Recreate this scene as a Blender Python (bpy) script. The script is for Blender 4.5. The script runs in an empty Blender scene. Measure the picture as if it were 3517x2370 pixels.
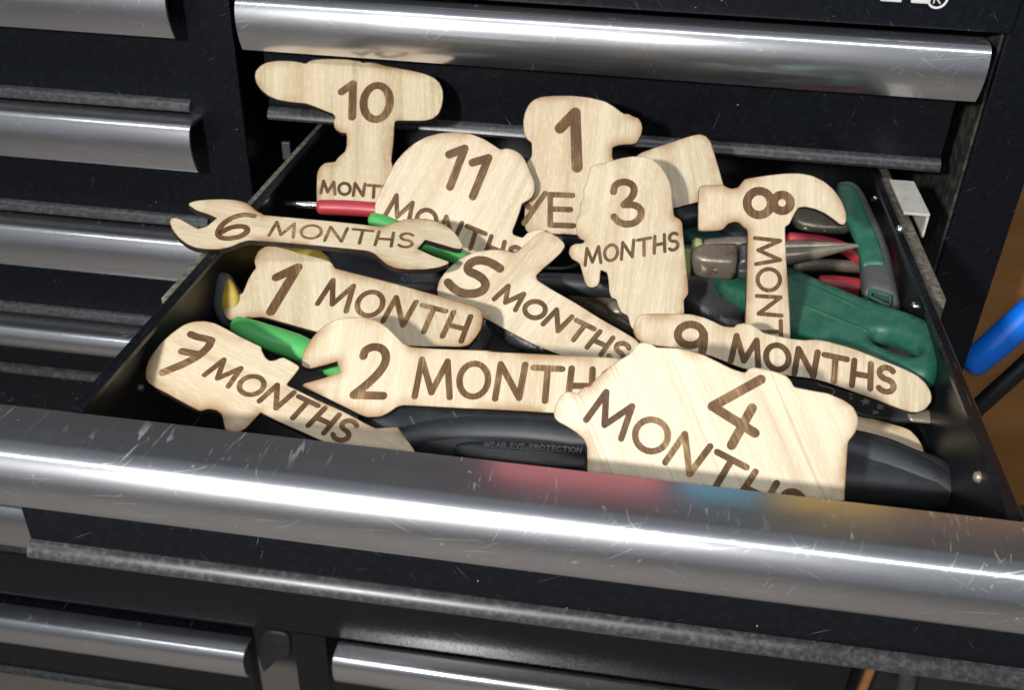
import bpy, bmesh, math, random
import numpy as np
from mathutils import Vector, Matrix
from mathutils.geometry import delaunay_2d_cdt

random.seed(7)
scene = bpy.context.scene
col = scene.collection

# ------------------------------------------------------------------ camera
CAM = np.array([0.17721, -0.50844, 0.19634])
YAW, PITCH, ROLL = -0.12994, 0.56836, 0.03176
FPX, PW, PH = 3412.0, 3517.0, 2370.0          # focal length and size in photo pixels
def _axes():
    ca, sa = math.cos(YAW), math.sin(YAW); cb, sb = math.cos(PITCH), math.sin(PITCH)
    fw = np.array([sa*cb, ca*cb, -sb]); rt = np.array([ca, -sa, 0.0]); up = np.cross(rt, fw)
    cc, sc = math.cos(ROLL), math.sin(ROLL)
    return cc*rt+sc*up, -sc*rt+cc*up, fw
RT, UP, FW = _axes()
cd = bpy.data.cameras.new('camera'); cam = bpy.data.objects.new('camera', cd); col.objects.link(cam)
cd.sensor_width = 36.0; cd.lens = 36.0*FPX/PW; cd.clip_start = 0.01; cd.clip_end = 50
cam.matrix_world = Matrix(((RT[0], UP[0], -FW[0], CAM[0]), (RT[1], UP[1], -FW[1], CAM[1]), (RT[2], UP[2], -FW[2], CAM[2]), (0, 0, 0, 1)))
cd.dof.use_dof = True; cd.dof.focus_distance = 0.40; cd.dof.aperture_fstop = 22
scene.camera = cam

# ------------------------------------------------------------------ light: dim garage, a work lamp on the left and the phone's own flash
w = bpy.data.worlds.new('World'); scene.world = w; w.use_nodes = True
w.node_tree.nodes['Background'].inputs[0].default_value = (0.75, 0.85, 1.0, 1)
w.node_tree.nodes['Background'].inputs[1].default_value = 0.15
def lamp(name, kind, loc, target, energy, color=(1, 1, 1), **kw):
    l = bpy.data.lights.new(name, kind); l.energy = energy; l.color = color
    for k, v in kw.items(): setattr(l, k, v)
    o = bpy.data.objects.new(name, l); col.objects.link(o); o.location = loc
    o.rotation_euler = (Vector(target)-Vector(loc)).to_track_quat('-Z', 'Y').to_euler()
    return o
lamp('work_lamp', 'AREA', (-0.08, -0.86, 0.36), (0.14, -0.12, 0), 8.4, (1.0, 0.985, 0.955), shape='DISK', size=0.05)
lamp('camera_flash', 'AREA', (0.185, -0.535, 0.215), (0.15, -0.1, 0), 0.32, (1.0, 0.98, 0.95), shape='DISK', size=0.012)
lamp('pull_streak_light', 'AREA', (0.05, -0.85, 1.5), (0.05, -0.1, 0), 14.0, (0.90, 0.95, 1.0), shape='RECTANGLE', size=2.4, size_y=0.12)  # unseen overhead strip, added for highlight streaks on the pulls and soft fill
vs = scene.view_settings
vs.view_transform = 'Standard'; vs.look = 'None'; vs.gamma = 1.0; vs.exposure = 0.0; vs.use_curve_mapping = False
scene.render.engine = 'CYCLES'
scene.render.resolution_x, scene.render.resolution_y = 1024, 691

# ------------------------------------------------------------------ photo pixel helpers (a pixel gives a direction, the plane gives the distance)
def ray(u, v): return FW + RT*(u-PW/2)/FPX - UP*(v-PH/2)/FPX
def hit_z(u, v, z): d = ray(u, v); return CAM + d*(z-CAM[2])/d[2]
CR = {'A': (0, 0, 1200/2327), 'B': (800, 150, 1100/2156), 'C': (1700, 250, 1100/2156), 'D': (2300, 500, 1217/2120),
      'E': (400, 700, 1300/2265), 'F': (1500, 900, 1300/2327), 'G': (2600, 1100, 917/1132), 'N1': (1200, 1350, 1200/2327),
      'N2': (2750, 1250, 767/2187), 'N3': (1750, 800, 700/2195), 'N4': (2300, 600, 700/1996), 'N5': (650, 780, 1100/2327),
      'C2': (3000, 600, 517/1158), 'C3': (0, 600, 800/1394), 'C1': (2900, 0, 617/1382), 'P': (0, 0, 3517/2327), 'S': (0, 0, 1)}
def px(crop, pts):
    x0, y0, s = CR[crop]
    return [(x0+x*s, y0+y*s) for x, y in pts]
class Plane:
    """plane z = z0 + tan(theta)*(y-y0) + s*(x-x0) through the point seen at a pixel at height z0"""
    def __init__(self, crop, pt, z0, theta, s=0.0):
        u, v = px(crop, [pt])[0]
        self.o = hit_z(u, v, z0)
        n = np.array([-s, -math.tan(math.radians(theta)), 1.0]); self.n = n/np.linalg.norm(n)
        ex = np.array([1.0, 0, s]); self.ex = ex/np.linalg.norm(ex); self.ey = np.cross(self.n, self.ex)
    def loc(self, uv):
        d = ray(*uv); t = ((self.o-CAM)@self.n)/(d@self.n); q = CAM+d*t-self.o
        return np.array([q@self.ex, q@self.ey])
    def locs(self, uvs): return np.array([self.loc(q) for q in uvs])
    def scale(self, uv):                       # metres per photo pixel there
        return np.linalg.norm(self.loc((uv[0]+10, uv[1]))-self.loc(uv))/10
    def matrix(self):
        a, b, c, o = self.ex, self.ey, self.n, self.o
        return Matrix(((a[0], b[0], c[0], o[0]), (a[1], b[1], c[1], o[1]), (a[2], b[2], c[2], o[2]), (0, 0, 0, 1)))
    def shifted(self, dz):
        import copy
        q = copy.copy(self); q.o = self.o+self.n*dz; return q

# ------------------------------------------------------------------ materials
MATS = {}
def nodes_of(name):
    m = bpy.data.materials.new(name); m.use_nodes = True
    nt = m.node_tree; b = nt.nodes['Principled BSDF']
    MATS[name] = m
    return m, nt, b
def N(nt, t, **kw):
    n = nt.nodes.new(t)
    for k, v in kw.items(): setattr(n, k, v)
    return n
def ramp(nt, src, stops):
    r = N(nt, 'ShaderNodeValToRGB'); e = r.color_ramp.elements
    while len(e) < len(stops): e.new(0.5)
    for i, (p, c) in enumerate(stops): e[i].position = p; e[i].color = (c if len(c) == 4 else (*c, 1))
    nt.links.new(src, r.inputs[0]); return r
def coords(nt, scale=(1, 1, 1), rot=(0, 0, 0), kind='Object', off_random=True):
    tc = N(nt, 'ShaderNodeTexCoord'); mp = N(nt, 'ShaderNodeMapping')
    mp.inputs['Scale'].default_value = scale; mp.inputs['Rotation'].default_value = rot
    nt.links.new(tc.outputs[kind], mp.inputs[0])
    return mp.outputs[0]
def noise(nt, vec, scale, detail=4, rough=0.55):
    n = N(nt, 'ShaderNodeTexNoise'); n.inputs['Scale'].default_value = scale
    n.inputs['Detail'].default_value = detail; n.inputs['Roughness'].default_value = rough
    if vec is not None: nt.links.new(vec, n.inputs['Vector'])
    return n.outputs['Fac']
def mix(nt, fac, a, b, mode='MIX'):
    m = N(nt, 'ShaderNodeMix', data_type='RGBA', blend_type=mode)
    for i, s in ((0, fac), (6, a), (7, b)):
        if isinstance(s, (int, float)): m.inputs[i].default_value = s
        elif isinstance(s, tuple): m.inputs[i].default_value = (*s[:3], 1)
        else: nt.links.new(s, m.inputs[i])
    return m.outputs[2]
def maths(nt, op, a, b=0.5, clamp=False):
    m = N(nt, 'ShaderNodeMath', operation=op, use_clamp=clamp)
    for i, s in ((0, a), (1, b)):
        if isinstance(s, (int, float)): m.inputs[i].default_value = s
        else: nt.links.new(s, m.inputs[i])
    return m.outputs[0]
def bump(nt, b, h, strength=0.2, dist=0.001):
    n = N(nt, 'ShaderNodeBump'); n.inputs['Strength'].default_value = strength; n.inputs['Distance'].default_value = dist
    nt.links.new(h, n.inputs['Height']); nt.links.new(n.outputs[0], b.inputs['Normal'])

def grain_vec(nt):
    """object coordinates turned by the plaque's own grain angle and moved by a per-object random offset"""
    tc = N(nt, 'ShaderNodeTexCoord'); at = N(nt, 'ShaderNodeAttribute', attribute_type='OBJECT', attribute_name='grain')
    ra = N(nt, 'ShaderNodeAttribute', attribute_type='OBJECT', attribute_name='seed')
    vr = N(nt, 'ShaderNodeVectorRotate', rotation_type='Z_AXIS')
    nt.links.new(tc.outputs['Object'], vr.inputs['Vector']); nt.links.new(at.outputs['Fac'], vr.inputs['Angle'])
    ad = N(nt, 'ShaderNodeVectorMath', operation='ADD'); nt.links.new(vr.outputs[0], ad.inputs[0]); nt.links.new(ra.outputs['Vector'], ad.inputs[1])
    return ad.outputs[0]
def vscale(nt, v, s):
    m = N(nt, 'ShaderNodeVectorMath', operation='MULTIPLY'); nt.links.new(v, m.inputs[0]); m.inputs[1].default_value = s
    return m.outputs[0]

def make_wood():
    m, nt, b = nodes_of('birch_plywood')
    g = grain_vec(nt)
    fine = noise(nt, vscale(nt, g, (40, 1500, 600)), 1, 3, 0.6)
    longg = noise(nt, vscale(nt, g, (9, 150, 60)), 1, 5, 0.65)
    fleck = noise(nt, vscale(nt, g, (260, 1000, 700)), 1, 3, 0.6)
    patch = noise(nt, vscale(nt, g, (16, 34, 20)), 1, 3, 0.5)
    tone = N(nt, 'ShaderNodeAttribute', attribute_type='OBJECT', attribute_name='tone')
    lines = N(nt, 'ShaderNodeAttribute', attribute_type='OBJECT', attribute_name='lines')
    c = ramp(nt, longg, [(0.30, (0.37, 0.275, 0.15)), (0.47, (0.525, 0.43, 0.28)), (0.64, (0.62, 0.53, 0.37))]).outputs[0]
    c = mix(nt, maths(nt, 'MULTIPLY', ramp(nt, patch, [(0.36, (1, 1, 1)), (0.58, (0, 0, 0))]).outputs[0], 0.45), c, (0.46, 0.33, 0.18))
    c = mix(nt, maths(nt, 'MULTIPLY', ramp(nt, fine, [(0.40, (1, 1, 1)), (0.56, (0, 0, 0))]).outputs[0], 0.34), c, (0.42, 0.305, 0.18))
    c = mix(nt, maths(nt, 'MULTIPLY', ramp(nt, fleck, [(0.52, (0, 0, 0)), (0.72, (1, 1, 1))]).outputs[0], 0.45), c, (0.74, 0.635, 0.46))
    ln = noise(nt, vscale(nt, g, (13, 620, 300)), 1, 2, 0.5)
    c = mix(nt, maths(nt, 'MULTIPLY', ramp(nt, ln, [(0.60, (0, 0, 0)), (0.66, (1, 1, 1))]).outputs[0], lines.outputs['Fac']), c, (0.34, 0.245, 0.15))
    c = mix(nt, tone.outputs['Fac'], c, (0.68, 0.61, 0.47))
    ed = N(nt, 'ShaderNodeAttribute', attribute_name='edge')
    en = noise(nt, g, 34, 4, 0.6)
    e1 = maths(nt, 'MULTIPLY', ed.outputs['Fac'], ramp(nt, en, [(0.45, (0.04,)*3), (0.60, (1,)*3)]).outputs[0])
    c = mix(nt, maths(nt, 'MULTIPLY', e1, 1.0, True), c, (0.29, 0.16, 0.065))
    rim = ramp(nt, ed.outputs['Fac'], [(0.86, (0, 0, 0)), (1.0, (1, 1, 1))]).outputs[0]
    c = mix(nt, maths(nt, 'MULTIPLY', rim, 0.75), c, (0.10, 0.05, 0.02))
    nt.links.new(c, b.inputs['Base Color'])
    b.inputs['Roughness'].default_value = 0.44; b.inputs['Specular IOR Level'].default_value = 0.45
    h = maths(nt, 'ADD', fine, maths(nt, 'MULTIPLY', fleck, 0.7)); bump(nt, b, h, 0.3, 0.0005)
    m2, nt, b = nodes_of('laser_burnt_edge')
    n = noise(nt, coords(nt), 500, 3)
    nt.links.new(ramp(nt, n, [(0.3, (0.008, 0.006, 0.006)), (0.75, (0.034, 0.021, 0.014))]).outputs[0], b.inputs['Base Color'])
    b.inputs['Roughness'].default_value = 0.6
    m3, nt, b = nodes_of('laser_engraving')
    g = grain_vec(nt)
    fine = noise(nt, vscale(nt, g, (90, 1400, 500)), 1, 3, 0.65)
    patch = noise(nt, vscale(nt, g, (30, 60, 40)), 1, 4, 0.7)
    c = ramp(nt, patch, [(0.36, (0.085, 0.043, 0.019)), (0.52, (0.155, 0.085, 0.038)), (0.64, (0.31, 0.195, 0.095))]).outputs[0]
    c = mix(nt, maths(nt, 'MULTIPLY', ramp(nt, fine, [(0.44, (1, 1, 1)), (0.58, (0, 0, 0))]).outputs[0], 0.6), c, (0.060, 0.031, 0.015))
    nt.links.new(c, b.inputs['Base Color']); b.inputs['Roughness'].default_value = 0.6; b.inputs['Specular IOR Level'].default_value = 0.2
    bump(nt, b, fine, 0.4, 0.0005)
make_wood()

def make_paint(name, base, rough, dust=0.25, dustcol=(0.20, 0.20, 0.19), scale=60, spec=0.5, rv=0.22, scratch=0.0):
    m, nt, b = nodes_of(name)
    v = coords(nt)
    d1 = noise(nt, v, scale, 6, 0.7); d2 = noise(nt, v, scale*16, 3, 0.7); big = noise(nt, v, 9, 3)
    sp = ramp(nt, d2, [(0.69, (0, 0, 0)), (0.76, (1, 1, 1))]).outputs[0]
    f = maths(nt, 'MULTIPLY', ramp(nt, d1, [(0.45, (0, 0, 0)), (0.85, (1, 1, 1))]).outputs[0], dust)
    f = maths(nt, 'MAXIMUM', f, maths(nt, 'MULTIPLY', maths(nt, 'MULTIPLY', sp, big), dust*1.1))
    c = mix(nt, f, base, dustcol)
    if scratch:
        for ang, lo in ((0.5, 0.73), (-0.9, 0.73), (1.3, 0.735)):
            rr = N(nt, 'ShaderNodeVectorRotate', rotation_type='AXIS_ANGLE'); rr.inputs['Axis'].default_value = (0, 1, 0)
            rr.inputs['Angle'].default_value = ang; nt.links.new(v, rr.inputs['Vector'])
            sn = noise(nt, vscale(nt, rr.outputs[0], (45, 30, 1700)), 1, 2, 0.5)
            c = mix(nt, maths(nt, 'MULTIPLY', ramp(nt, sn, [(lo, (0, 0, 0)), (lo+0.04, (1, 1, 1))]).outputs[0], scratch), c, (0.30, 0.30, 0.29))
        chips = noise(nt, v, 420, 2, 0.5)
        c = mix(nt, maths(nt, 'MULTIPLY', ramp(nt, chips, [(0.775, (0, 0, 0)), (0.79, (1, 1, 1))]).outputs[0], 0.8), c, (0.50, 0.49, 0.46))
    nt.links.new(c, b.inputs['Base Color'])
    r = maths(nt, 'ADD', maths(nt, 'MULTIPLY', d1, rv), rough-rv*0.45); nt.links.new(r, b.inputs['Roughness'])
    b.inputs['Specular IOR Level'].default_value = spec
    bump(nt, b, d2, 0.05, 0.0004)
    return m
make_paint('black_enamel', (0.0035, 0.0045, 0.007), 0.27, 0.03, (0.20, 0.20, 0.19), 300, 0.4, 0.05, 0.45)
make_paint('black_enamel_inside', (0.005, 0.006, 0.007), 0.36, 0.02, (0.2, 0.2, 0.19), 300)
make_paint('dusty_enamel', (0.028, 0.029, 0.031), 0.34, 0.55, (0.20, 0.195, 0.185), 420)
make_paint('dusty_post_side', (0.022, 0.022, 0.022), 0.6, 0.8, (0.20, 0.18, 0.15), 160)
make_paint('zinc_slide', (0.10, 0.09, 0.07), 0.5, 0.9, (0.42, 0.38, 0.30), 320)
make_paint('white_slide', (0.55, 0.53, 0.47), 0.5, 0.8, (0.25, 0.22, 0.17), 160)
make_paint('green_grip', (0.012, 0.095, 0.058), 0.45, 0.40, (0.13, 0.26, 0.18), 110)
make_paint('bright_green_grip', (0.075, 0.37, 0.095), 0.36, 0.10, (0.04, 0.15, 0.05), 90)
make_paint('red_grip', (0.40, 0.030, 0.045), 0.42, 0.14, (0.30, 0.06, 0.06), 90)
make_paint('yellow_grip', (0.43, 0.31, 0.035), 0.5, 0.75, (0.13, 0.09, 0.02), 150)
make_paint('grey_rubber', (0.060, 0.062, 0.066), 0.55, 0.35, (0.14, 0.14, 0.13), 120)
make_paint('black_rubber', (0.016, 0.018, 0.021), 0.48, 0.18, (0.10, 0.11, 0.11), 130)
make_paint('slate_plastic', (0.026, 0.029, 0.034), 0.42, 0.15, (0.10, 0.10, 0.10), 90)
make_paint('lime_sleeve', (0.34, 0.40, 0.14), 0.5, 0.4, (0.12, 0.14, 0.05), 120)
make_paint('print_silver', (0.30, 0.27, 0.21), 0.5, 0.4, (0.12, 0.11, 0.09), 300)
make_paint('white_badge', (0.72, 0.72, 0.70), 0.35, 0.3, (0.3, 0.3, 0.3), 120)
make_paint('blue_hose', (0.004, 0.19, 0.90), 0.35, 0.05)
make_paint('black_cable', (0.010, 0.010, 0.010), 0.5, 0.05)
make_paint('teal_plastic', (0.010, 0.060, 0.045), 0.45, 0.2, (0.05, 0.12, 0.09), 90)
make_paint('yellow_plastic', (0.72, 0.44, 0.05), 0.4, 0.05)
make_paint('cyan_plastic', (0.05, 0.42, 0.60), 0.4, 0.05)
make_paint('coral_plastic', (0.72, 0.13, 0.15), 0.4, 0.05)

def make_metal(name, base, rough, rust=0.0, rustcol=(0.10, 0.055, 0.03), rscale=160):
    m, nt, b = nodes_of(name)
    v = coords(nt); n = noise(nt, v, rscale, 5, 0.7); f = noise(nt, v, rscale*6, 3)
    rf = ramp(nt, n, [(0.5-0.3*rust, (0, 0, 0)), (0.85-0.25*rust, (1, 1, 1))]).outputs[0] if rust else 0.0
    if rust:
        nt.links.new(mix(nt, rf, base, rustcol), b.inputs['Base Color'])
        nt.links.new(maths(nt, 'SUBTRACT', 0.62, maths(nt, 'MULTIPLY', rf, 0.5)), b.inputs['Metallic'])
        nt.links.new(maths(nt, 'ADD', maths(nt, 'MULTIPLY', rf, 0.3), rough), b.inputs['Roughness'])
    else:
        b.inputs['Base Color'].default_value = (*base, 1); b.inputs['Metallic'].default_value = 1
        nt.links.new(maths(nt, 'ADD', maths(nt, 'MULTIPLY', f, 0.15), rough-0.07), b.inputs['Roughness'])
    bump(nt, b, f, 0.12, 0.0005)
make_metal('chrome_shaft', (0.75, 0.75, 0.76), 0.2)
make_metal('rusty_steel', (0.30, 0.26, 0.21), 0.36, 0.5)
make_metal('dark_steel', (0.12, 0.12, 0.125), 0.38, 0.15, (0.05, 0.04, 0.035))
make_metal('oily_steel', (0.40, 0.35, 0.27), 0.34, 0.10, (0.09, 0.06, 0.035))

def make_alu():
    """brushed aluminium pull: long streaks along x, scratches, pale specks of dirt"""
    m, nt, b = nodes_of('brushed_aluminium')
    v = coords(nt)
    br = noise(nt, vscale(nt, v, (5, 900, 900)), 1, 4, 0.65)
    cloud = noise(nt, vscale(nt, v, (18, 60, 60)), 1, 4, 0.6)
    spots = noise(nt, v, 330, 3, 0.6); zone = noise(nt, v, 26, 3, 0.6)
    # scratches: thin ridges of warped, stretched noise in two directions
    def scr(angle, along, across, lo):
        r = N(nt, 'ShaderNodeVectorRotate', rotation_type='AXIS_ANGLE'); r.inputs['Axis'].default_value = (0, 1, 0.3)
        r.inputs['Angle'].default_value = angle; nt.links.new(v, r.inputs['Vector'])
        n = noise(nt, vscale(nt, r.outputs[0], (along, 60, across)), 1, 2, 0.5)
        return ramp(nt, n, [(lo, (0, 0, 0)), (lo+0.035, (1, 1, 1))]).outputs[0]
    s = maths(nt, 'MAXIMUM', scr(0.62, 60, 2300, 0.69), maths(nt, 'MAXIMUM', scr(-0.45, 50, 2500, 0.70), maths(nt, 'MAXIMUM', scr(1.25, 90, 2300, 0.70), scr(0.12, 28, 2500, 0.68))))
    s = maths(nt, 'MULTIPLY', s, ramp(nt, zone, [(0.44, (0.12,)*3), (0.64, (1, 1, 1))]).outputs[0])
    sp = maths(nt, 'MULTIPLY', ramp(nt, spots, [(0.67, (0, 0, 0)), (0.74, (1, 1, 1))]).outputs[0], ramp(nt, zone, [(0.42, (0, 0, 0)), (0.6, (1, 1, 1))]).outputs[0])
    c = mix(nt, cloud, (0.66, 0.66, 0.68), (0.80, 0.80, 0.81))
    c = mix(nt, maths(nt, 'MULTIPLY', br, 0.30), c, (0.52, 0.52, 0.54))
    dirt = maths(nt, 'MAXIMUM', maths(nt, 'MULTIPLY', s, 0.45), maths(nt, 'MULTIPLY', sp, 0.45))
    c = mix(nt, dirt, c, (0.80, 0.79, 0.76))
    nt.links.new(c, b.inputs['Base Color'])
    nt.links.new(maths(nt, 'SUBTRACT', 1.0, maths(nt, 'MULTIPLY', dirt, 0.8)), b.inputs['Metallic'])
    r = maths(nt, 'ADD', maths(nt, 'MULTIPLY', cloud, 0.20), 0.08)
    r = maths(nt, 'ADD', r, maths(nt, 'MULTIPLY', dirt, 0.25))
    nt.links.new(r, b.inputs['Roughness'])
    b.inputs['Anisotropic'].default_value = 0.35
    tg = N(nt, 'ShaderNodeTangent', direction_type='RADIAL', axis='X'); nt.links.new(tg.outputs[0], b.inputs['Tangent'])
    h = maths(nt, 'SUBTRACT', maths(nt, 'MULTIPLY', br, 0.25), maths(nt, 'MULTIPLY', s, 0.8)); bump(nt, b, h, 0.10, 0.0004)
    # worn satin finish: a second, rougher lobe over the same colour
    b2 = N(nt, 'ShaderNodeBsdfPrincipled'); nt.links.new(c, b2.inputs['Base Color']); b2.inputs['Metallic'].default_value = 1; b2.inputs['Roughness'].default_value = 0.46
    mx = N(nt, 'ShaderNodeMixShader'); mx.inputs[0].default_value = 0.30
    nt.links.new(b.outputs[0], mx.inputs[1]); nt.links.new(b2.outputs[0], mx.inputs[2])
    nt.links.new(mx.outputs[0], nt.nodes['Material Output'].inputs['Surface'])
make_alu()

def make_brown():
    m, nt, b = nodes_of('brown_board')
    v = coords(nt); n = noise(nt, vscale(nt, v, (6, 6, 30)), 1, 4); n2 = noise(nt, v, 12, 3)
    c = mix(nt, n2, ramp(nt, n, [(0.3, (0.30, 0.125, 0.03)), (0.7, (0.60, 0.29, 0.09))]).outputs[0], (0.36, 0.15, 0.035))
    nt.links.new(c, b.inputs['Base Color']); b.inputs['Roughness'].default_value = 0.5
make_brown()

# ------------------------------------------------------------------ mesh helpers
def tag(o, label=None, cat=None, group=None, kind=None):
    if label: o['label'] = label
    if cat: o['category'] = cat
    if group: o['group'] = group
    if kind: o['kind'] = kind
    return o
def link(name, mesh, parent=None, matrix=None):
    o = bpy.data.objects.new(name, mesh); col.objects.link(o)
    if matrix is not None: o.matrix_basis = matrix
    if parent is not None:
        o.parent = parent
        o.matrix_parent_inverse = parent.matrix_basis.inverted()
    return o
def empty(name, loc):
    o = bpy.data.objects.new(name, None); col.objects.link(o); o.location = loc; o.empty_display_size = 0.02
    return o
def mesh_from(name, verts, faces, mats, midx=None, smooth=True):
    me = bpy.data.meshes.new(name); me.from_pydata([tuple(map(float, v)) for v in verts], [], [tuple(int(i) for i in f) for f in faces])
    for m in mats: me.materials.append(MATS[m])
    if midx is not None: me.polygons.foreach_set('material_index', np.asarray(midx, dtype=np.int32))
    me.polygons.foreach_set('use_smooth', np.full(len(me.polygons), smooth))
    me.update()
    return me
def box(name, lo, hi, mat, parent=None, bev=0.0008, matrix=None):
    bm = bmesh.new(); bmesh.ops.create_cube(bm, size=1)
    lo, hi = np.array(lo), np.array(hi)
    for v in bm.verts: v.co = Vector((lo+hi)/2+np.array(v.co)*(hi-lo))
    if bev: bmesh.ops.bevel(bm, geom=bm.edges[:], offset=bev, segments=2, affect='EDGES', profile=0.6)
    me = bpy.data.meshes.new(name); bm.to_mesh(me); bm.free(); me.materials.append(MATS[mat])
    return link(name, me, parent, matrix)
def extrude_x(name, profile, x0, x1, mat, parent=None, seg=1, smooth=True):
    """profile: list of (y,z), closed; extruded along x with end caps"""
    n = len(profile); V = []; Fc = []
    for k in range(seg+1):
        x = x0+(x1-x0)*k/seg
        V += [(x, y, z) for y, z in profile]
    for k in range(seg):
        for i in range(n):
            j = (i+1) % n; Fc.append((k*n+i, k*n+j, (k+1)*n+j, (k+1)*n+i))
    Fc.append(tuple(range(n))[::-1]); Fc.append(tuple(seg*n+i for i in range(n)))
    me = mesh_from(name, V, Fc, [mat], None, smooth)
    bm = bmesh.new(); bm.from_mesh(me); bmesh.ops.recalc_face_normals(bm, faces=bm.faces)
    for e in bm.edges:
        if len(e.link_faces) == 2 and e.calc_face_angle(0) > 0.7: e.smooth = False
    bm.to_mesh(me); bm.free()
    return link(name, me, parent)
def chaikin(P, cut=0.2, it=1, closed=True):
    P = np.asarray(P, float)
    for _ in range(it):
        Q = []
        n = len(P); rng = range(n) if closed else range(n-1)
        if not closed: Q.append(P[0])
        for i in rng:
            a, b = P[i], P[(i+1) % n]
            Q.append(a+(b-a)*cut); Q.append(a+(b-a)*(1-cut))
        if not closed: Q.append(P[-1])
        P = np.array(Q)
    return P
def resample(P, step):
    out = []
    n = len(P)
    for i in range(n):
        a, b = P[i], P[(i+1) % n]; L = np.linalg.norm(b-a); k = max(1, int(round(L/step)))
        for j in range(k): out.append(a+(b-a)*j/k)
    return np.array(out)
def seg_dist(Q, loops):
    d = np.full(len(Q), 1e9)
    for P in loops:
        A = P; B = np.roll(P, -1, 0); AB = B-A; L = (AB**2).sum(1)+1e-18
        for i in range(0, len(Q), 400):
            q = Q[i:i+400, None, :]
            t = np.clip(((q-A)*AB).sum(2)/L, 0, 1)
            d[i:i+400] = np.minimum(d[i:i+400], np.linalg.norm(q-(A+t[..., None]*AB), axis=2).min(1))
    return d
def inside(Q, P):
    x, y = Q[:, 0], Q[:, 1]; r = np.zeros(len(Q), bool); n = len(P)
    for i in range(n):
        x1, y1 = P[i]; x2, y2 = P[(i+1) % n]
        c = (y1 > y) != (y2 > y)
        if y1 != y2: r ^= c & (x < (x2-x1)*(y-y1)/(y2-y1)+x1)
    return r
def fill(loops, rings, grid):
    """triangulate an outline with holes, with extra inner points; returns points, triangles, distance to the edge"""
    pts = []; edges = []
    for P in loops:
        k = len(pts); n = len(P); pts += list(P); edges += [(k+i, k+(i+1) % n) for i in range(n)]
    ne = len(pts)
    cand = []
    for P in loops:
        T = np.roll(P, -1, 0)-np.roll(P, 1, 0); T /= (np.linalg.norm(T, axis=1, keepdims=True)+1e-12)
        Nn = np.stack([-T[:, 1], T[:, 0]], 1)
        for r in rings:
            for s in (1, -1):
                Q = P+Nn*r*s; ok = inside(Q, loops[0])
                for h in loops[1:]: ok &= ~inside(Q, h)
                Q = Q[ok]
                if len(Q): Q = Q[seg_dist(Q, loops) > 0.93*r]
                cand += list(Q)
    lo, hi = loops[0].min(0), loops[0].max(0)
    gx, gy = np.meshgrid(np.arange(lo[0], hi[0], grid), np.arange(lo[1], hi[1], grid))
    Q = np.stack([gx.ravel()+((np.arange(gx.size)//gx.shape[1]) % 2)*grid/2, gy.ravel()], 1)
    ok = inside(Q, loops[0])
    for h in loops[1:]: ok &= ~inside(Q, h)
    Q = Q[ok]
    if len(Q): Q = Q[seg_dist(Q, loops) > max(list(rings)+[0])+grid*0.45]
    allp = [Vector(p) for p in pts+cand+list(Q)]
    vo, eo, fo, ov, oe, of = delaunay_2d_cdt(allp, edges, [], 0, 1e-7)
    V = np.array([tuple(v) for v in vo])
    Fc = np.array([f for f in fo if len(f) == 3])
    c = V[Fc].mean(1); ok = inside(c, loops[0])
    for h in loops[1:]: ok &= ~inside(c, h)
    Fc = Fc[ok]
    a = V[Fc]; ar = (a[:, 1, 0]-a[:, 0, 0])*(a[:, 2, 1]-a[:, 0, 1])-(a[:, 2, 0]-a[:, 0, 0])*(a[:, 1, 1]-a[:, 0, 1])
    Fc[ar < 0] = Fc[ar < 0][:, ::-1]
    return V, Fc, seg_dist(V, loops)
def boundary(Fc):
    cnt = {}
    for f in Fc:
        for i in range(3): cnt[(f[i], f[(i+1) % 3])] = 1
    return [e for e in cnt if (e[1], e[0]) not in cnt]
def smooth_loop(uvs, plane, cut=0.18, it=1):
    return chaikin(plane.locs(uvs), cut, it)
def pillow(name, plane, uvs, thick, r, mat, parent=None, holes=(), grid=0.0022, it=2, base=None):
    """a solid with a rounded rim from a traced outline: thickness `thick`, rim radius r"""
    loops = [resample(smooth_loop(uvs, plane, 0.22, it), 0.0016)]+[resample(smooth_loop(h, plane, 0.22, 1), 0.0012) for h in holes]
    V, Fc, d = fill(loops, [r*0.07, r*0.25, r*0.55], grid)
    d[d < 2e-6] = 0
    prof = np.sqrt(np.clip(1-(1-np.minimum(d/r, 1))**2, 0, 1))
    T = thick/2; n = len(V)
    top = np.column_stack([V, prof*T]); bot = np.column_stack([V, -prof*T])
    be = set(i for e in boundary(Fc) for i in e)
    bmap = np.arange(n)+n
    for i in be: bmap[i] = i
    verts = np.vstack([top, bot]); faces = [tuple(f) for f in Fc]+[tuple(bmap[f][::-1]) for f in Fc]
    me = mesh_from(name, verts, faces, [mat])
    o = link(name, me, parent, plane.matrix())
    return o
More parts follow.
